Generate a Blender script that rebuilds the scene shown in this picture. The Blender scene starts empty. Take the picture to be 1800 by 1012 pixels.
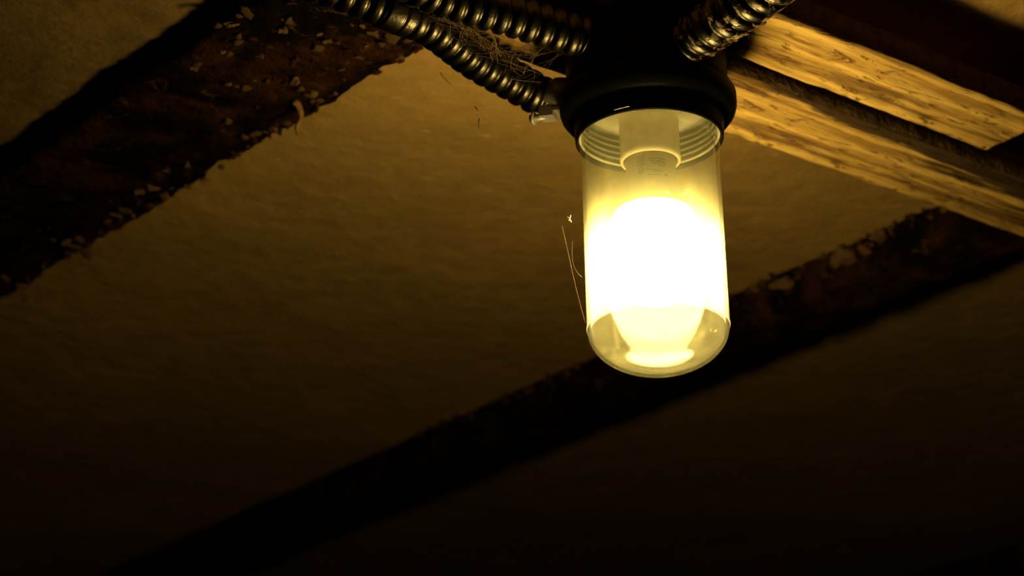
import bpy, bmesh, math, random
from mathutils import Vector, Matrix, noise
random.seed(7)
S = bpy.context.scene
COL = S.collection
PI = math.pi

# ------------------------------------------------------------------ camera, world, exposure
CZ = 1.35                      # eye height above the cellar floor
FPX, PITCH = 4000.0, math.radians(22.5)
cam = bpy.data.cameras.new('camera'); cam.sensor_width = 36; cam.lens = FPX / 1800 * 36
cam.clip_start = 0.02
cam.dof.use_dof = True; cam.dof.focus_distance = 1.60; cam.dof.aperture_fstop = 6.5
camo = bpy.data.objects.new('camera', cam); COL.objects.link(camo)
camo.location = (0, 0, CZ); camo.rotation_euler = (PI / 2 + PITCH, 0, 0)
S.camera = camo
w = bpy.data.worlds.new('world'); S.world = w; w.use_nodes = True
w.node_tree.nodes['Background'].inputs[0].default_value = (0.8, 0.75, 0.6, 1)
w.node_tree.nodes['Background'].inputs[1].default_value = 0.0005
S.view_settings.view_transform = 'Standard'; S.view_settings.look = 'None'
S.view_settings.exposure = 0.0; S.view_settings.gamma = 1.0
S.view_settings.use_curve_mapping = False
BULB = (185.0, 137.0, 50.0)      # radiance of the bulb globe (warm lamp)

# heights (above the eye): plaster, beam undersides, plank undersides
ZC, ZB, ZW = 0.868, 0.830, 0.807
ZB1 = 0.850                    # the first beam stands less proud of the plaster
def at(x, y, z):               # where the view line through a pixel meets the level z
    a, b = (x - 900) / FPX, (506 - y) / FPX
    c, s = math.cos(PITCH), math.sin(PITCH)
    r = Vector((a, c - b * s, s + b * c)); r *= z / r.z
    return Vector((r.x, r.y, z + CZ))

# ------------------------------------------------------------------ materials
class N:
    def __init__(s, name):
        s.m = bpy.data.materials.new(name); s.m.use_nodes = True
        s.t = s.m.node_tree; s.t.nodes.clear()
        s.out = s.n('ShaderNodeOutputMaterial')
    def n(s, typ, **k):
        o = s.t.nodes.new(typ)
        for a, v in k.items(): setattr(o, a, v)
        return o
    def put(s, sock, v):
        if hasattr(v, 'links') or isinstance(v, bpy.types.NodeSocket): s.t.links.new(v, sock)
        else:
            if isinstance(v, tuple) and len(v) == 3 and sock.type == 'RGBA': v = v + (1,)
            sock.default_value = v
    def coord(s, scale=(1, 1, 1), loc=(0, 0, 0)):
        tc = s.n('ShaderNodeTexCoord'); mp = s.n('ShaderNodeMapping')
        s.t.links.new(tc.outputs['Object'], mp.inputs[0])
        mp.inputs['Scale'].default_value = scale; mp.inputs['Location'].default_value = loc
        return mp.outputs[0]
    def noise(s, co, scale, detail=4, rough=.55, dist=0):
        o = s.n('ShaderNodeTexNoise'); s.t.links.new(co, o.inputs['Vector'])
        o.inputs['Scale'].default_value = scale; o.inputs['Detail'].default_value = detail
        o.inputs['Roughness'].default_value = rough; o.inputs['Distortion'].default_value = dist
        return o.outputs[0]
    def ramp(s, v, a, b, lo=0., hi=1.):
        o = s.n('ShaderNodeMapRange', interpolation_type='SMOOTHSTEP'); s.put(o.inputs[0], v)
        for i, q in enumerate((a, b, lo, hi)): o.inputs[i + 1].default_value = q
        return o.outputs[0]
    def math(s, op, a, b=0.):
        o = s.n('ShaderNodeMath', operation=op); s.put(o.inputs[0], a); s.put(o.inputs[1], b)
        return o.outputs[0]
    def mix(s, f, a, b):
        o = s.n('ShaderNodeMix', data_type='RGBA'); s.put(o.inputs[0], f); s.put(o.inputs[6], a); s.put(o.inputs[7], b)
        return o.outputs[2]
    def bump(s, h, dist, strength=1.):
        o = s.n('ShaderNodeBump'); s.put(o.inputs['Height'], h)
        o.inputs['Distance'].default_value = dist; o.inputs['Strength'].default_value = strength
        return o.outputs[0]
    def pbr(s, col, rough=.6, metal=0., normal=None, spec=.5):
        o = s.n('ShaderNodeBsdfPrincipled')
        s.put(o.inputs['Base Color'], col); s.put(o.inputs['Roughness'], rough); s.put(o.inputs['Metallic'], metal)
        o.inputs['Specular IOR Level'].default_value = spec
        if normal: s.t.links.new(normal, o.inputs['Normal'])
        s.t.links.new(o.outputs[0], s.out.inputs[0]); return o

def m_plaster(name='old_plaster', grime=0.):
    n = N(name); co = n.coord()
    a = n.ramp(n.noise(co, 3.2, 5, .6, .6), .34, .68)
    b = n.ramp(n.noise(co, 38, 5, .65), .3, .75)
    c = n.mix(a, (.31, .192, .052), (.39, .228, .063))
    c = n.mix(n.math('MULTIPLY', b, .6), c, (.22, .132, .036))
    fl = n.ramp(n.noise(n.coord((1, 1.8, 1)), 60, 3, .6), .62, .72)
    c = n.mix(n.math('MULTIPLY', fl, .6), c, (.52, .31, .12))
    if grime:                                                            # dark mottling: soot in the first bay, a deeper tone in the far bay
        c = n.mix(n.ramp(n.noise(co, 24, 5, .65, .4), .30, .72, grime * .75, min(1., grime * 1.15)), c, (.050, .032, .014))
    n.pbr(c, .95, 0, n.bump(n.noise(co, 45, 6, .65), .005, .6), .1); return n.m
def m_beam():
    n = N('sooty_rust'); co = n.coord()
    a = n.ramp(n.noise(co, 14, 6, .65, .8), .42, .68)
    c = n.mix(a, (.004, .0024, .0013), (.036, .0125, .0048))
    d = n.ramp(n.noise(co, 48, 6, .72, .7), .56, .68)
    c = n.mix(n.math('MULTIPLY', d, .6), c, (.085, .044, .015))
    n.pbr(c, .9, 0, n.bump(n.noise(co, 60, 6, .7), .012, 1.), .02); return n.m
def m_crumb(name='crumb', c1=(.20, .118, .045), c2=(.12, .055, .02)):
    n = N(name); co = n.coord()
    n.pbr(n.mix(n.ramp(n.noise(co, 90, 4), .35, .7), c1, c2), .95, 0, n.bump(n.noise(co, 240, 3), .003, .7), .1); return n.m
def m_wood(name, stain_y, stain_w, side):
    n = N(name)
    g = n.noise(n.coord((2.2, 60, 60)), 1.6, 6, .62, .35)
    g2 = n.noise(n.coord((9, 110, 60)), 1.4, 4, .6, .2)
    c = n.mix(n.ramp(g, .36, .66), (.25, .135, .027), (.61, .385, .092))
    c = n.mix(n.math('MULTIPLY', n.ramp(g2, .55, .72), .75), c, (.15, .062, .013))
    fl = n.ramp(n.noise(n.coord((22, 75, 40), (3, 1, 0)), 1.5, 5, .65, .9), .56, .68)     # gnawed, flaky spots
    c = n.mix(n.math('MULTIPLY', fl, .85), c, (.19, .080, .016))
    g3 = n.noise(n.coord((3.5, 42, 30), (7, 2, 0)), 1.3, 5, .65, .5)
    c = n.mix(n.math('MULTIPLY', n.ramp(g3, .50, .63), .80), c, (.10, .046, .012))
    tc = n.n('ShaderNodeTexCoord'); sp = n.n('ShaderNodeSeparateXYZ'); n.t.links.new(tc.outputs['Object'], sp.inputs[0])
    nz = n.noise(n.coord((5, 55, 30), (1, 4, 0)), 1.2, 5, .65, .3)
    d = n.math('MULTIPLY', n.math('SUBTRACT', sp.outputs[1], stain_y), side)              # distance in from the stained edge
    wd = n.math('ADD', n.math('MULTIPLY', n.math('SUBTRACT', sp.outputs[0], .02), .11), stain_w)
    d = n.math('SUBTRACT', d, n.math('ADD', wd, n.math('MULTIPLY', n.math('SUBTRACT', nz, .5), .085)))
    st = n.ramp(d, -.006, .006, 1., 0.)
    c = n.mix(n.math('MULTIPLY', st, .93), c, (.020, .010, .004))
    h = n.math('SUBTRACT', g, n.math('MULTIPLY', fl, .6))
    n.pbr(c, .8, 0, n.bump(h, .004, .8), .2); return n.m
def m_conduit(name, dust):
    n = N(name); co = n.coord()
    d = n.ramp(n.noise(co, 70, 5, .65, .6), 1. - dust, 1.06 - dust)
    o = n.pbr(n.mix(d, (.036, .030, .019), (.15, .095, .036)), n.math('ADD', n.math('MULTIPLY', d, .4), .33), n.math('SUBTRACT', 1., d),
              n.bump(n.noise(co, 300, 3, .6), .0006, .5)); return n.m
def m_black():
    n = N('black_enamel'); co = n.coord()
    d = n.ramp(n.noise(co, 120, 5, .7), .62, .8)
    n.pbr(n.mix(n.math('MULTIPLY', d, .35), (.003, .0025, .002), (.012, .008, .005)), n.math('ADD', n.math('MULTIPLY', d, .3), .45), 0,
          n.bump(n.noise(co, 200, 3), .0006, .5), .03); return n.m
def m_plain(name, col, rough, metal=0., var=.25, scale=150):
    n = N(name); co = n.coord()
    v = n.ramp(n.noise(co, scale, 4, .6), .3, .75)
    n.pbr(n.mix(n.math('MULTIPLY', v, var), col, tuple(q * .5 for q in col)), rough, metal); return n.m
def m_bulb():
    n = N('lit_bulb'); e = n.n('ShaderNodeEmission')
    mx = max(BULB); e.inputs[0].default_value = (BULB[0] / mx, BULB[1] / mx, BULB[2] / mx, 1); 
    # the diffuser glows fully round its belly and only faintly next to the neck
    tc = n.n('ShaderNodeTexCoord'); sp = n.n('ShaderNodeSeparateXYZ'); n.t.links.new(tc.outputs['Object'], sp.inputs[0])
    k = n.math('POWER', n.ramp(sp.outputs[2], -.1385, -.153), 1.5)
    n.t.links.new(n.math('ADD', n.math('MULTIPLY', k, mx * .96), mx * .04), e.inputs[1])
    n.t.links.new(e.outputs[0], n.out.inputs[0]); return n.m
def m_glass():
    n = N('dusty_glass'); co = n.coord()
    lw = n.n('ShaderNodeLayerWeight')                                  # thin clear wall: mirror share by viewing angle
    fr = n.math('ADD', n.math('MULTIPLY', n.math('POWER', lw.outputs['Facing'], 5.), .6), .010)
    gl = n.n('ShaderNodeBsdfGlossy'); gl.inputs['Roughness'].default_value = .09
    tr = n.n('ShaderNodeBsdfTransparent'); tr.inputs[0].default_value = (.975, .98, .955, 1)
    # grime: a thin even film, thicker smears, bright specks of dust; then a pale band painting in the bulb's bloom
    a = n.ramp(n.noise(n.coord((1, 1, .45)), 45, 5, .6, .8), .42, .78)
    b = n.ramp(n.noise(n.coord((1, 1, .55)), 330, 2, .5), .72, .77)
    clump = n.ramp(n.noise(co, 30, 2, .5), .48, .6)
    f = n.math('ADD', n.math('ADD', n.math('MULTIPLY', a, .009), .0140), n.math('MULTIPLY', n.math('MULTIPLY', b, clump), .16))
    tc = n.n('ShaderNodeTexCoord'); sp = n.n('ShaderNodeSeparateXYZ'); n.t.links.new(tc.outputs['Object'], sp.inputs[0])
    zz = n.math('ADD', sp.outputs[2], n.math('MULTIPLY', n.math('SUBTRACT', n.noise(co, 40, 3, .5), .5), .02))
    res = n.math('MULTIPLY', n.ramp(zz, -.194, -.146, 1., 0.), n.ramp(sp.outputs[2], -.2278, -.2268))  # mask of the painted bloom band, cut off at the dome
    res = n.math('MULTIPLY', res, n.math('ADD', n.math('MULTIPLY', a, .025), .050))
    dome = n.ramp(sp.outputs[2], -.2268, -.2278)                        # the dome is wiped cleaner, with smears left
    f = n.math('MULTIPLY', f, n.math('SUBTRACT', 1., n.math('MULTIPLY', dome, n.math('SUBTRACT', .40, n.math('MULTIPLY', a, .40)))))
    def film(col):
        tl = n.n('ShaderNodeBsdfTranslucent'); tl.inputs[0].default_value = col
        return tl.outputs[0]                                             # thin films scatter the light forwards
    def over(fac, under, top):
        m = n.n('ShaderNodeMixShader'); n.t.links.new(fac, m.inputs[0]); n.t.links.new(under, m.inputs[1]); n.t.links.new(top, m.inputs[2]); return m.outputs[0]
    sh = over(f, tr.outputs[0], film((.80, .76, .38, 1)))
    sh = over(res, sh, film((.85, .88, .92, 1)))
    sh = over(fr, sh, gl.outputs[0])
    n.t.links.new(sh, n.out.inputs[0]); return n.m
M = dict(edge=m_crumb('shaded_plank_edge', (.10, .055, .018), (.05, .025, .009)), plaster=m_plaster(), beam=m_beam(), crumb=m_crumb(), crumb2=m_crumb('brown_crumb', (.13, .070, .026), (.06, .026, .010)), rust=m_crumb('rust_flake', (.06, .018, .008), (.03, .010, .005)),
         black=m_black(), porcelain=m_plain('porcelain', (.85, .72, .36), .35), plastic=m_plain('bulb_plastic', (.33, .26, .13), .5, 0, .1),
         zinc=m_plain('zinc', (.17, .15, .11), .42, .35), brass=m_plain('brass_shell', (.45, .33, .14), .35, .9),
         lining=m_plain('pale_gasket', (.20, .18, .10), .3), ink=m_plain('grey_ink', (.10, .075, .045), .8),
         bulb=m_bulb(), glass=m_glass(), web=m_plain('dusty_web', (.10, .060, .024), .95), dark=m_plain('dark_fibre', (.02, .014, .008), .9),
         chalk=m_plain('pale_fleck', (.75, .62, .40), .9), wall=m_crumb('wall_stone', (.07, .05, .03), (.04, .03, .018)),
         floor=m_crumb('floor_earth', (.04, .03, .018), (.025, .018, .012)),
         c1=m_conduit('conduit_metal', .22), c2=m_conduit('conduit_metal_dull', .26), c3=m_conduit('conduit_metal_dirty', .47))

# ------------------------------------------------------------------ mesh helpers
def obj(name, verts, faces, mat, parent=None, smooth=True):
    me = bpy.data.meshes.new(name); me.from_pydata([tuple(v) for v in verts], [], faces); me.validate()
    bm = bmesh.new(); bm.from_mesh(me); bmesh.ops.recalc_face_normals(bm, faces=bm.faces); bm.to_mesh(me); bm.free()
    if smooth: me.polygons.foreach_set('use_smooth', [True] * len(me.polygons))
    me.materials.append(mat); o = bpy.data.objects.new(name, me); COL.objects.link(o); o.parent = parent
    return o
def empty(name, loc):
    o = bpy.data.objects.new(name, None); COL.objects.link(o); o.location = loc; o.empty_display_size = .05; return o
def tag(o, label=None, cat=None, group=None, kind=None):
    for k, v in (('label', label), ('category', cat), ('group', group), ('kind', kind)):
        if v: o[k] = v
    return o
def lathe(prof, seg=96, closed=False):
    V, F = [], []
    n = len(prof)
    for r, z in prof:
        for i in range(seg):
            t = 2 * PI * i / seg; V.append((r * math.cos(t), r * math.sin(t), z))
    for j in range(n if closed else n - 1):
        k = (j + 1) % n
        for i in range(seg):
            q = (i + 1) % seg; F.append((j * seg + i, j * seg + q, k * seg + q, k * seg + i))
    return V, F
def spline(pts, step):
    P = [Vector(p) for p in pts]; P = [P[0] * 2 - P[1]] + P + [P[-1] * 2 - P[-2]]
    out = []
    for i in range(1, len(P) - 2):
        a, b, c, d = P[i - 1:i + 3]
        for k in range(40):
            t = k / 40
            out.append(.5 * ((2 * b) + (c - a) * t + (2 * a - 5 * b + 4 * c - d) * t * t + (3 * b - a - 3 * c + d) * t ** 3))
    out.append(P[-2])
    res, acc = [out[0]], 0
    for p, q in zip(out, out[1:]):
        L = (q - p).length
        while L > 0 and acc + L >= step:
            p = p + (q - p) * ((step - acc) / L); res.append(p.copy()); L = (q - p).length; acc = 0
        acc += L
    return res
def sweep(path, rad, seg=24, cap=True):
    V, F = [], []
    up = Vector((0, 0, 1)); n = len(path)
    for i, p in enumerate(path):
        t = (path[min(i + 1, n - 1)] - path[max(i - 1, 0)]).normalized()
        s = t.cross(up).normalized(); u = s.cross(t)
        for k in range(seg):
            a = 2 * PI * k / seg; r = rad(i, k / seg) if callable(rad) else rad
            V.append(p + (s * math.cos(a) + u * math.sin(a)) * r)
    for i in range(n - 1):
        for k in range(seg):
            q = (k + 1) % seg; F.append((i * seg + k, i * seg + q, (i + 1) * seg + q, (i + 1) * seg + k))
    if cap: F.append(tuple(range(seg))[::-1]); F.append(tuple((n - 1) * seg + k for k in range(seg)))
    return V, F
def merge(parts):
    V, F = [], []
    for v, f in parts:
        o = len(V); V += list(v); F += [tuple(i + o for i in q) for q in f]
    return V, F
def box(c, sx, sy, sz, rot=None):
    V = [Vector((x * sx / 2, y * sy / 2, z * sz / 2)) for x in (-1, 1) for y in (-1, 1) for z in (-1, 1)]
    if rot: V = [rot @ v for v in V]
    return [v + Vector(c) for v in V], [(0, 1, 3, 2), (4, 6, 7, 5), (0, 4, 5, 1), (2, 3, 7, 6), (0, 2, 6, 4), (1, 5, 7, 3)]
def n3(p, sc, seed=0): return noise.noise(Vector(p) * sc + Vector((seed, seed * 1.7, 0)))

# ------------------------------------------------------------------ the setting
RA = math.radians(37.5); RU, RV = Vector((math.cos(RA), math.sin(RA), 0)), Vector((-math.sin(RA), math.cos(RA), 0))
UB, VB = (-1.6, 4.3), (-2.4, 4.6)              # the cellar's extent along and across the planks
def room(u, v, z): return RU * u + RV * v + Vector((0, 0, z))
def ceiling():
    V, F = [], []; st = .02
    nu, nv = int((UB[1] - UB[0]) / st), int((VB[1] - VB[0]) / st)
    for i in range(nu + 1):
        for j in range(nv + 1):
            p = room(UB[0] + (UB[1] - UB[0]) * i / nu, VB[0] + (VB[1] - VB[0]) * j / nv, ZC + CZ)
            p.z += .0022 * n3(p, 5) + .0012 * n3(p, 17, 3)
            V.append(p)
    d1, d2 = math.radians(129.95), math.radians(127.8)
    bays = [[], [], []]
    for i in range(nu):
        for j in range(nv):
            a = i * (nv + 1) + j; q = V[a]
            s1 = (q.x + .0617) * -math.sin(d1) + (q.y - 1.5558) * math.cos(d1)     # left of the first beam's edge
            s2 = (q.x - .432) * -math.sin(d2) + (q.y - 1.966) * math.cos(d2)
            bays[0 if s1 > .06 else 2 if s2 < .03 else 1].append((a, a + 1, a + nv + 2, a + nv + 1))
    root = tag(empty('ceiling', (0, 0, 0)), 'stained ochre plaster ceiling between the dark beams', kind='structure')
    for F, m in zip(bays, (m_plaster('sooty_plaster', .72), M['plaster'], m_plaster('darker_plaster', .35))):
        used = sorted({k for f in F for k in f}); ix = {k: n for n, k in enumerate(used)}
        obj('plaster_bay', [V[k] for k in used], [tuple(ix[k] for k in f) for f in F], m, root)
ceiling()
def slab(name, us, vs, zs, mat, label):
    V = [room(u, v, z) for u in us for v in vs for z in zs]
    tag(obj(name, V, [(0, 1, 3, 2), (4, 6, 7, 5), (0, 4, 5, 1), (2, 3, 7, 6), (0, 2, 6, 4), (1, 5, 7, 3)], mat, None, False), label, kind='structure')
H = ZC + CZ + .06
slab('floor', UB, VB, (-.1, 0), M['floor'], 'dark earth floor of the cellar')
slab('wall_left', (UB[0] - .2, UB[0]), VB, (0, H), M['wall'], 'dark rough cellar wall on the left')
slab('wall_right', (UB[1], UB[1] + .2), VB, (0, H), M['wall'], 'dark rough cellar wall on the right')
slab('wall_back', (UB[0], UB[1]), (VB[1], VB[1] + .2), (0, H), M['wall'], 'dark rough cellar wall at the far end')
slab('wall_front', (UB[0], UB[1]), (VB[0] - .2, VB[0]), (0, H), M['wall'], 'dark rough cellar wall behind the viewer')

# ------------------------------------------------------------------ ceiling beams
def beam(name, p, ang, width, vlen, label, rag=1., zb=ZB):
    """p: a point of the underside's edge on the right-hand (far) side; the beam runs along ang, its body lies to the left."""
    d = Vector((math.cos(ang), math.sin(ang), 0)); nl = Vector((-d.y, d.x, 0))
    root = empty(name, (p.x, p.y, zb + CZ)); V, F = [], []
    hz = ZC - zb + .03; st = .007
    ring = []
    nside, nbot = 7, max(8, int(width / .008))
    for k in range(nside): ring.append((0, hz * (1 - k / nside)))
    for k in range(nbot + 1): ring.append((width * k / nbot, 0))
    for k in range(1, nside + 1): ring.append((width, hz * k / nside))
    n = int((vlen[1] - vlen[0]) / st)
    for i in range(n + 1):
        t = vlen[0] + (vlen[1] - vlen[0]) * i / n
        for (a, h) in ring:
            q = d * t + nl * a + Vector((0, 0, h)); wq = q + p
            e = .0045 * n3(wq, 22, 5) + .003 * n3(wq, 70, 2) + .0016 * n3(wq, 160, 4)
            out = nl * (-1 if a < width / 2 else 1)
            k = 1 - min(1, min(a, width - a) / .012)
            if h < .02: q.z += -rag * (.0035 * n3(wq, 40, 9) + .002 * n3(wq, 110, 1)) * (1 - .6 * k) + .003 * k * (1 if h < .002 else 0)
            q += out * e * rag * k
            V.append(q)
    m = len(ring)
    for i in range(n):
        for k in range(m - 1): F.append((i * m + k, i * m + k + 1, (i + 1) * m + k + 1, (i + 1) * m + k))
    F.append(tuple(range(m))); F.append(tuple(n * m + k for k in range(m))[::-1])
    obj('beam_body', V, F, M['beam'], root)
    tag(root, label, 'beam')
    return root, d, nl, p
b1 = beam('rusty_beam', Vector((-.0617, 1.5558, 0)), math.radians(129.95), .140, (-.45, 2.6), 'dark flaking ceiling beam crossing the upper left corner', 1.3, ZB1)
b2 = beam('rusty_beam', Vector((.432, 1.966, 0)) , math.radians(127.8), .074, (-.7, 2.55), 'black shadowed ceiling beam running behind the glass jar')
b3 = beam('rusty_beam', Vector((.85, 2.95, 0)), math.radians(128.5), .085, (-1.3, 1.6), 'faint dark ceiling beam in the bottom right corner, farthest from the lamp', .6)

crumb_me = []
for v in range(6):
    bm = bmesh.new(); bmesh.ops.create_icosphere(bm, subdivisions=2, radius=1)
    for q in bm.verts: q.co *= 1 + .85 * noise.noise(q.co * 1.2 + Vector((v * 9.1, 0, 0))) + .45 * noise.noise(q.co * 3.1 + Vector((v * 5.3, 2, 0)))
    me = bpy.data.meshes.new('plaster_crumb'); bm.to_mesh(me); bm.free(); crumb_me.append(me)
    me.polygons.foreach_set('use_smooth', [v % 2 == 0] * len(me.polygons))
    me.materials.append(M['rust'] if v == 5 else M['crumb'] if v % 2 else M['crumb2'])
def crumb(root, pos, s, squash=.45, v=None):
    o = bpy.data.objects.new('plaster_crumb', crumb_me[random.randrange(6) if v is None else v]); COL.objects.link(o)
    o.parent = root; o.location = Vector(pos) - root.location
    o.scale = (s * random.uniform(.8, 1.5), s * random.uniform(.6, 1.1), s * squash * random.uniform(.7, 1.3))
    o.rotation_euler = (random.uniform(-.4, .4), random.uniform(-.4, .4), random.uniform(0, 6.3)); return o
# crumbs of plaster still stuck to the first beam's underside (larger ones first)
for x, y, s in ((432, 20, .006), (420, 28, .004), (382, 45, .005), (406, 44, .0065), (402, 148, .0055), (433, 155, .0065), (415, 151, .004),
                (470, 143, .003), (520, 143, .006), (530, 155, .007), (545, 168, .0055), (552, 165, .005), (600, 122, .004), (575, 72, .006), (560, 85, .005), (640, 45, .005), (655, 55, .006),
                (690, 65, .007), (700, 55, .006), (672, 78, .005), (720, 70, .005), (430, 240, .005), (450, 235, .005), (466, 232, .004), (218, 370, .008), (265, 330, .007), (245, 335, .006), (205, 378, .006),
                (130, 432, .009), (150, 442, .009), (118, 425, .006), (140, 420, .006), (190, 390, .005), (75, 470, .006), (40, 505, .007), (45, 520, .007), (10, 490, .006), (330, 290, .004), (290, 300, .004)):
    crumb(b1[0], at(x, y, ZB1 - .001), s * .75, v=random.randrange(5))
for k in range(60):
    x = random.uniform(340, 745); y = random.uniform(-5, 40 + (760 - x) * .5)
    q = at(x, y, ZB1 - .0005); a = (q - b1[3]).dot(b1[2])
    if not .006 < a < .125: continue
    crumb(b1[0], q, random.choice((.0012, .0018, .0026, .0036)), .6, None if k % 3 else 5)
# the hanging curl of plaster at its lower edge
p0 = at(517, 178, ZB1)
V, F = sweep(spline([p0, p0 + Vector((.004, .003, -.004)), p0 + Vector((.005, .010, -.010)), p0 + Vector((.001, .016, -.016)), p0 + Vector((.002, .022, -.020))], .002), lambda i, k: .0032 - .00012 * i, 8)
obj('plaster_curl', [v - b1[0].location for v in V], F, M['crumb'], b1[0])
# ragged row along both long edges where plaster was torn off
for root, d, nl, p in (b1, b2):
    for k in range(130):
        t = random.uniform(-.05, .75) if root is b1[0] else random.uniform(-.1, .8)
        if root is b1[0]: q = p + d * t + nl * random.uniform(.001, .014 if k % 3 else .06); z = ZB1 + random.uniform(-.001, .004)
        else: q = p + d * t + nl * (.076 + random.uniform(-.001, .005)); z = ZC - random.uniform(0, .012 if k % 4 else .034)
        crumb(root, Vector((q.x, q.y, z + CZ)), random.uniform(.0012, .0036), .8, None if k % 2 else 5)
for x, y, s in ((1478, 450, .011), (1490, 455, .009), (1543, 410, .008), (1550, 418, .006), (1376, 498, .009), (1474, 480, .006), (1520, 440, .006)):
    crumb(b2[0], at(x, y, ZC - .014), s, .6, random.randrange(5))

# ------------------------------------------------------------------ the two pale planks under the beams
PD, PN = Vector((math.cos(math.radians(36.4)), math.sin(math.radians(36.4)), 0)), Vector((math.sin(math.radians(36.4)), -math.cos(math.radians(36.4)), 0))
PO = Vector((.172, 1.627, 0))
def plank(u0, u1, n0, n1, mat, label, seed):
    V, F = [], []; th = ZB - ZW - .001
    st = .004; n = int((u1 - u0) / st); wdt = n1 - n0; nb = int(wdt / .004)
    ring = [(0, th), (0, th * .5), (0, .0012), (.0012, 0)] + [(wdt * k / nb, 0) for k in range(1, nb)] + [(wdt - .0012, 0), (wdt, .0012), (wdt, th * .5), (wdt, th)]
    for i in range(n + 1):
        u = u0 + (u1 - u0) * i / n
        for a, h in ring:
            q = Vector((u, -a, h)); e = .0016 * n3((u, a * .5, seed), 18) + .0009 * n3((u, h, seed), 90, 2)
            if a < .002: q.y -= e
            elif a > wdt - .002: q.y -= e
            if h < .002: q.z += .0009 * n3((u * .25, a, seed), 130) + .0006 * n3((u, a, seed), 60)
            V.append(q)
    m = len(ring)
    for i in range(n):
        for k in range(m): F.append((i * m + k, i * m + (k + 1) % m, (i + 1) * m + (k + 1) % m, (i + 1) * m + k))
    F.append(tuple(range(m))); F.append(tuple(n * m + k for k in range(m))[::-1])
    o = obj('wooden_plank', V, F, mat)
    o.data.materials.append(M['edge'])  # plank sides carry a darker colour standing in for shade
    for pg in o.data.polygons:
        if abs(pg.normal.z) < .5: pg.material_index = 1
    q = PO + PN * n0; o.location = (q.x, q.y, ZW + CZ); o.rotation_euler = (0, 0, math.radians(36.4))
    tag(o, label, 'plank'); return o
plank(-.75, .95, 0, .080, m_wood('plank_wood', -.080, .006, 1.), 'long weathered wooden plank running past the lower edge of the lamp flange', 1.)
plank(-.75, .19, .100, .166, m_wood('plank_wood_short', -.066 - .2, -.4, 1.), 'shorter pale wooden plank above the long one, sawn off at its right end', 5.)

# ------------------------------------------------------------------ the jar light
TOP = .168                                       # mount above the bulb's centre
LX, LY, LZ = .0975, 1.4736, .63907 + TOP
TILT = math.radians(-1.1)
fx = empty('jar_light', (LX, LY, LZ + CZ)); fx.rotation_euler = (0, TILT, 0)
tag(fx, 'black jar light with a clear glass jar hanging under the planks', 'light fixture')
def up(prof): return [(r, z - TOP) for r, z in prof]
V, F = lathe(up([(.0, .120), (.054, .120), (.0575, .1225), (.0585, .130), (.0585, .160), (.0570, .1672), (.0, .1672)]), 8 * 8)
obj('junction_box', V, F, M['black'], fx)
V, F = lathe(up([(.0528, .1205), (.0605, .1215), (.0634, .1205), (.0642, .1190), (.0642, .1110), (.0630, .1070), (.0600, .1030), (.0545, .0990), (.0528, .1010), (.0528, .1190)]), 128, True)
obj('mounting_flange', V, F, M['black'], fx)
V, F = lathe(up([(.0545, .1030), (.0540, .0960), (.0536, .0880), (.0534, .0862), (.0526, .0850), (.0515, .0852), (.0510, .0870), (.0510, .1030)]), 128, True)
obj('collar', V, F, M['black'], fx)
pl = [(.0220, .1140), (.0500, .1140)]
for k in range(5): z = .1120 - k * .0048; pl += [(.0506, z), (.0506, z - .0016), (.0492, z - .0026), (.0492, z - .0038)]
V, F = lathe(up(pl + [(.0508, .0885)]), 96)
obj('reflector_lining', V, F, M['lining'], fx)
# porcelain lampholder: broad base disc, barrel, rounded lip, hollow
V, F = lathe(up([(.0232, .1138), (.0230, .1080), (.0220, .1050), (.0216, .1000), (.0214, .0760), (.0218, .0735), (.0220, .0712), (.0217, .0692), (.0208, .0682), (.0197, .0686), (.0190, .0702), (.0188, .0760), (.0188, .1100)]), 96)
obj('lampholder', V, F, M['porcelain'], fx)
# glass jar, wall 2.6 mm: dome, mould line, body, shoulder bead, threads
po = []
for k in range(1, 25):
    t = PI / 2 * (1 - k / 24); po.append((.0494 * math.cos(t) ** .96, -.0595 - .0312 * math.sin(t) ** 1.0))
po[-1] = (.0494, -.0597)
po = [(.0004, -.0907)] + po
body = [(.0499, -.0592), (.0501, -.0585), (.0499, -.0578), (.0497, -.057), (.0496, -.02), (.0496, .02), (.0497, .06), (.0498, .0735), (.0503, .0755), (.0505, .0775), (.0503, .0795), (.0497, .0810),
        (.0478, .0830), (.0476, .0860), (.0488, .0880), (.0488, .0895), (.0476, .0915), (.0476, .0945), (.0488, .0965), (.0488, .0980), (.0476, .1), (.0476, .103), (.0486, .1045), (.0486, .106), (.0474, .108), (.0474, .112)]
inner = [(.0446, .1115), (.0446, .0900), (.0452, .0850), (.0468, .0800), (.0470, .06), (.0470, -.0560), (.0468, -.0595)]
di = []
for k in range(1, 24):
    t = PI / 2 * k / 24; di.append((.0468 * math.cos(t), -.0595 - .0288 * math.sin(t)))
di.append((.0004, -.0881))
V, F = lathe(up(po + body + inner + di), 128)
jar = obj('glass_jar', V, F, M['glass'], fx); jar['label'] = 'clear dusty glass jar'
# short pale thread stuck on the collar, seen as a dash
def ring_pt(a, r, z): return Vector((r * math.cos(a), r * math.sin(a), z - TOP))
V, F = sweep([ring_pt(math.radians(-119 + 2.3 * k), .0572, .0858 + .0001 * k) for k in range(6)], .00022, 6)
obj('lint', V, F, M['chalk'], fx)

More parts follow.
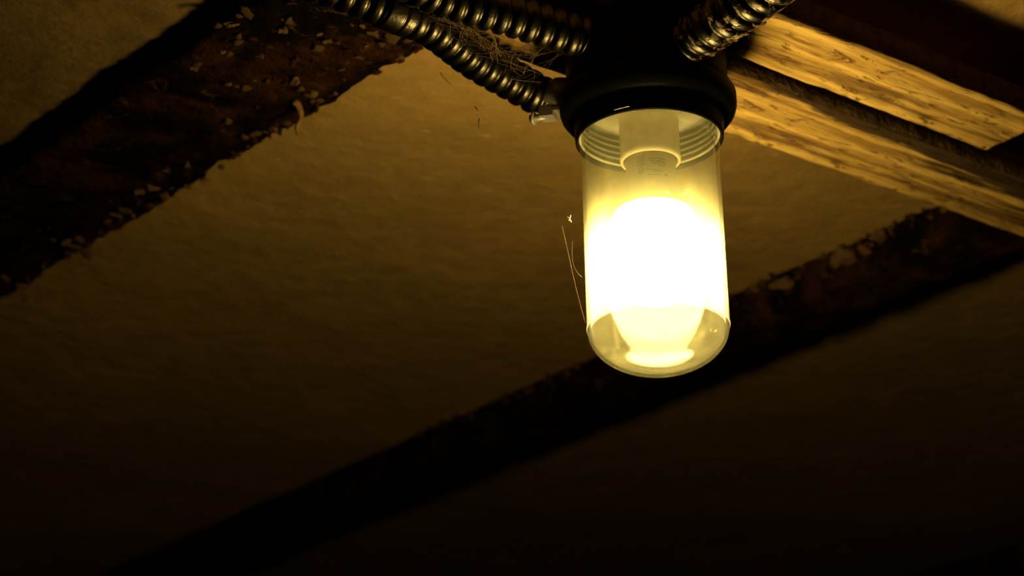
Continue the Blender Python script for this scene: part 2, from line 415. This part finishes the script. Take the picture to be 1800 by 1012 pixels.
# ------------------------------------------------------------------ the bulb
bl = empty('light_bulb', fx.location); bl.rotation_euler = (0, TILT, 0)
tag(bl, 'glowing white LED bulb inside the glass jar', 'bulb')
globe = [(.0270, .0290), (.0300, .0230), (.0325, .0150), (.0338, .0060), (.0340, -.0030), (.0334, -.0110), (.0315, -.0190), (.0280, -.0265), (.0230, -.0325), (.0165, -.0370), (.0090, -.0395), (.0003, -.0402)]
V, F = lathe(up(globe), 64); obj('globe', V, F, M['bulb'], bl)
V, F = lathe(up([(.0120, .0775), (.0165, .0770), (.0172, .0755), (.0178, .0700), (.0180, .0600), (.0184, .0520), (.0193, .0450), (.0212, .0385), (.0240, .0330), (.0271, .0291), (.0260, .0286)]), 64)
neck = obj('neck', V, F, M['plastic'], bl)
V, F = lathe(up([(.0118, .0770), (.0130, .0780), (.0122, .0795), (.0132, .0812), (.0122, .0829), (.0132, .0846), (.0122, .0863), (.0132, .0880), (.0122, .0897), (.0125, .0930), (.0060, .0985), (.0003, .0990)]), 48)
obj('screw_base', V, F, M['brass'], bl)
# the small print on the neck, too small to read: three lines of type, a framed box, a round mark, a column of type
def rneck(z): return .01815 if z > .058 else .01815 + (.058 - z) * .06
def patch(a0, a1, z0, z1, skew=0.):
    V = []
    for z in (z0, z1):
        for k in range(4):
            a = math.radians(a0 + (a1 - a0) * k / 3); V.append(ring_pt(a, rneck(z) + .00012, z + skew * k / 3))
    return V, [(k, k + 1, 5 + k, 4 + k) for k in range(3)]
rows = []
for z, s, e in ((.0632, -98, -58), (.0612, -96, -60), (.0594, -88, -58), (.0577, -78, -60)):
    a = s
    while a < e:
        l = random.uniform(1.5, 4.5); rows.append(patch(a, min(e, a + l), z - .00042, z + .00042)); a += l + random.uniform(.8, 1.6)
for k, z in enumerate((.0655, .0640, .0622, .0604, .0588)):
    a = -127 + (k % 2) * 2
    while a < -109: l = random.uniform(2, 4); rows.append(patch(a, a + l, z - .0005, z + .0005, .0003)); a += l + 1.3
rows.append(patch(-104, -60, .0544, .0547)); rows.append(patch(-103, -74, .0502, .0506))
for a, z in ((-88, .0530), (-84, .0534), (-80, .0527), (-76, .0533), (-72, .0529)): rows.append(patch(a, a + 3.2, z, z + .0007))
rows.append(patch(-64, -56, .0500, .0520))
V, F = merge(rows); pr = obj('printed_text', V, F, M['ink'], neck, False); pr['label'] = 'small grey print'
V, F = [], []
for k in range(24):
    t = 2 * PI * k / 24
    for s in (1., .72):
        a = math.radians(-117) + .0022 * s * math.cos(t) / .0184; z = .0545 + .0028 * s * math.sin(t); V.append(ring_pt(a, rneck(z) + .00012, z))
for k in range(24): q = (k + 1) % 24; F.append((2 * k, 2 * q, 2 * q + 1, 2 * k + 1))
v2, f2 = merge([(V, F), patch(-119.5, -117.5, .0532, .0558), patch(-116.5, -114.5, .0535, .0555)])
obj('round_mark', v2, f2, M['ink'], neck, False)

# ------------------------------------------------------------------ the conduits
def back(path, a, b):          # a random point of a path between a and b metres from its end
    st = (path[-1] - path[-2]).length; return path[-1 - int(random.uniform(a, b) / st)]
def conduit(pts, r, pitch, mat, label, amp=.0026, plain=()):
    pts = [Vector(p) + Vector((0, 0, CZ)) for p in pts]
    path = spline(pts, pitch / 12)
    root = empty('flexible_conduit', path[-1]); n = len(path)
    def rad(i, k):
        s = i * pitch / 12
        ph = (s / pitch + k) % 1.
        w_ = min(1., math.sin(PI * min(1., ph / .8)) * 1.25) ** .6 if ph < .8 else 0.      # broad crest, narrow groove
        return r - amp + amp * max(w_, 0.)
    V, F = sweep(path, rad, 28); o = obj('armour_coil', [v - root.location for v in V], F, mat, root)
    for a, b, rr in plain:
        seg = path[n - int(a * 12 / pitch):n - int(b * 12 / pitch)]      # a, b: metres back from the end
        m = len(seg)
        V, F = sweep(seg, lambda i, k: rr - .0012 * (abs(i - m / 2) > m / 2 - 2.2) - .0008 * (abs(i - m * .58) < 1.2), 28)
        obj('joint_ring', [v - root.location for v in V], F, mat, root)
    tag(root, label, 'conduit', 'armoured conduits at the lamp'); return root, path
c1, p1 = conduit([(-.47, 1.090, .789), (-.32, 1.205, .789), (-.210, 1.300, 0.789), (-.150, 1.345, 0.789), (-.112, 1.372, 0.789), (-.084, 1.393, 0.787), (-.057, 1.420, 0.789), (-.027, 1.464, 0.787), (.004, 1.497, 0.784), (.022, 1.511, 0.78)],
                 .0156, .0120, M['c1'], 'lower of the two ribbed conduits left of the lamp, ending in a screw clamp', plain=((.172, .146, .0160),))
c2, p2 = conduit([(-.42, 1.075, .788), (-.26, 1.203, .788), (-.125, 1.311, 0.788), (-.084, 1.340, 0.788), (-.054, 1.3685, 0.788), (-.026, 1.385, 0.787), (.002, 1.399, 0.786), (.028, 1.412, 0.784), (.0500, 1.422, 0.782)],
                 .0164, .0112, M['c2'], 'upper of the two ribbed conduits left of the lamp, entering the box directly')
c3, p3 = conduit([(.40, .86, .785), (.30, 1.08, .785), (.229, 1.248, 0.785), (.208, 1.294, 0.784), (.185, 1.337, 0.783), (.161, 1.372, 0.78), (.143, 1.393, 0.777), (.1255, 1.414, 0.775)],
                 .0178, .0125, M['c3'], 'dirt-caked ribbed conduit on the right of the lamp')
# clamp connector on the lower conduit
e = p1[-1]; g = Vector((.0475, 1.5010, .778 + CZ)); ax = (g - e).normalized()
def loc(vs, root): return [v - root.location for v in vs]
V, F = sweep([e - ax * .004, e - ax * .0035, e + ax * .012, e + ax * .0125, e + ax * .016, e + ax * .030], lambda i, k: (.0105, .0120, .0120, .0128, .0128, .0110)[i], 24)
cn = obj('clamp_connector', loc(V, c1), F, M['zinc'], c1); cn['label'] = 'grey metal clamp connector'
sd = Vector((ax.y, -ax.x, 0)); dn = Vector((0, 0, -1))
rot = Matrix((ax, Vector((-ax.y, ax.x, 0)), Vector((0, 0, 1)))).transposed()
V, F = merge([box(e + ax * .0055 + dn * .0150, .011, .012, .008, rot), box(e + ax * .018 + dn * .0140, .013, .013, .003, rot)])
obj('clamp_lug', loc(V, c1), F, M['zinc'], c1, False)
hb = e - ax * .006 + dn * .0175
V, F = sweep([hb - ax * .0009 , hb - ax * .0004, hb + ax * .0004, hb + ax * .0009], lambda i, k: (.0046, .0052, .0052, .0046)[i], 24)
sc = obj('clamp_screw', loc(V, c1), F, M['zinc'], c1)
V, F = sweep([hb - ax * .0032, hb - ax * .0028, hb - ax * .0012, hb + ax * .010, hb + ax * .0102], lambda i, k: (.0016, .0028, .0032, .0016, .0010)[i], 16)
obj('screw_head', loc(V, c1), F, M['zinc'], sc)
# dirt lumps on the right-hand conduit
for k in range(26):
    a = random.uniform(.9, 2.6)
    q = back(p3, .003, .06) + Vector((-.6 * math.cos(a), -.8 * math.cos(a) * .6, -math.sin(a))).normalized() * .0170
    o = crumb(c3, q, random.uniform(.0009, .0024), .6, random.randrange(5)); o.name = 'dirt_lump'

# ------------------------------------------------------------------ cobwebs and loose fibres
def fibre(name, pts, r, mat, label, cat, group=None):
    pts = [Vector(p) for p in pts]; root = pts[0]
    V, F = sweep(spline(pts, .004), r, 5); o = obj(name, [v - root for v in V], F, mat); o.location = root
    return tag(o, label, cat, group)
def near(x, y, d):             # a point of the air at depth d along the view line
    c, s = math.cos(PITCH), math.sin(PITCH); a, b = (x - 900) / FPX, (506 - y) / FPX
    return Vector((a, c - b * s, s + b * c)) * d + Vector((0, 0, CZ))
parts = []
for k in range(120):
    a = back(p1, .01, .15) + Vector((0, -.004, random.uniform(-.006, .010)))
    b = back(p2, .006, .11) + Vector((0, .004, random.uniform(-.010, .004)))
    if k % 3 == 0: b = back(p1, .01, .15) + Vector((random.uniform(0, .02), -.012, random.uniform(-.006, .01)))
    m = (a + b) / 2 + Vector((random.uniform(-.02, .02), random.uniform(-.012, .012), random.uniform(-.012, .004)))
    parts.append(sweep(spline([a, m, b], .003), random.choice((.00006, .00009, .00016)), 4))
V, F = merge(parts)
tag(obj('cobweb', V, F, M['web']), 'dusty brown cobweb strung between the two left conduits', 'cobweb', kind='stuff')
fibre('spider_thread', [near(987, 392, 1.59), near(1000, 450, 1.592), near(1014, 512, 1.594), near(1030, 572, 1.597)], .00008, M['web'], 'long fine spider thread running down to the left side of the glass jar', 'spider thread')
fibre('spider_thread', [near(1006, 424, 1.59), near(1006, 455, 1.592), near(1012, 475, 1.594), near(1026, 490, 1.597)], .00006, M['web'], 'short faint spider thread beside the left side of the glass jar', 'spider thread')
V, F = merge([sweep(spline(q, .001), .00035, 5) for q in ([near(997, 380, 1.59), near(1001, 385, 1.59), near(1005, 391, 1.59)], [near(1003, 378, 1.59), near(1001, 385, 1.59), near(998, 389, 1.59)])])
tag(obj('dust_scrap', V, F, M['chalk']), 'tiny scrap of dust caught in the web left of the glass jar', 'dust')
fibre('dark_fibre', [near(835, 187, 1.66), near(840, 194, 1.66), near(843, 199, 1.66)], .0004, M['dark'], 'upper dark fibre scrap hanging below the lower left conduit', 'fibre')
fibre('dark_fibre', [near(842, 208, 1.66), near(841, 216, 1.66), near(844, 227, 1.66)], .0004, M['dark'], 'lower dark fibre scrap hanging below the lower left conduit', 'fibre')
fibre('dark_fibre', [near(774, 127, 1.7), near(781, 138, 1.7), near(797, 151, 1.7)], .0003, M['dark'], 'thin dark hair on the plaster beside the lower left conduit', 'fibre')
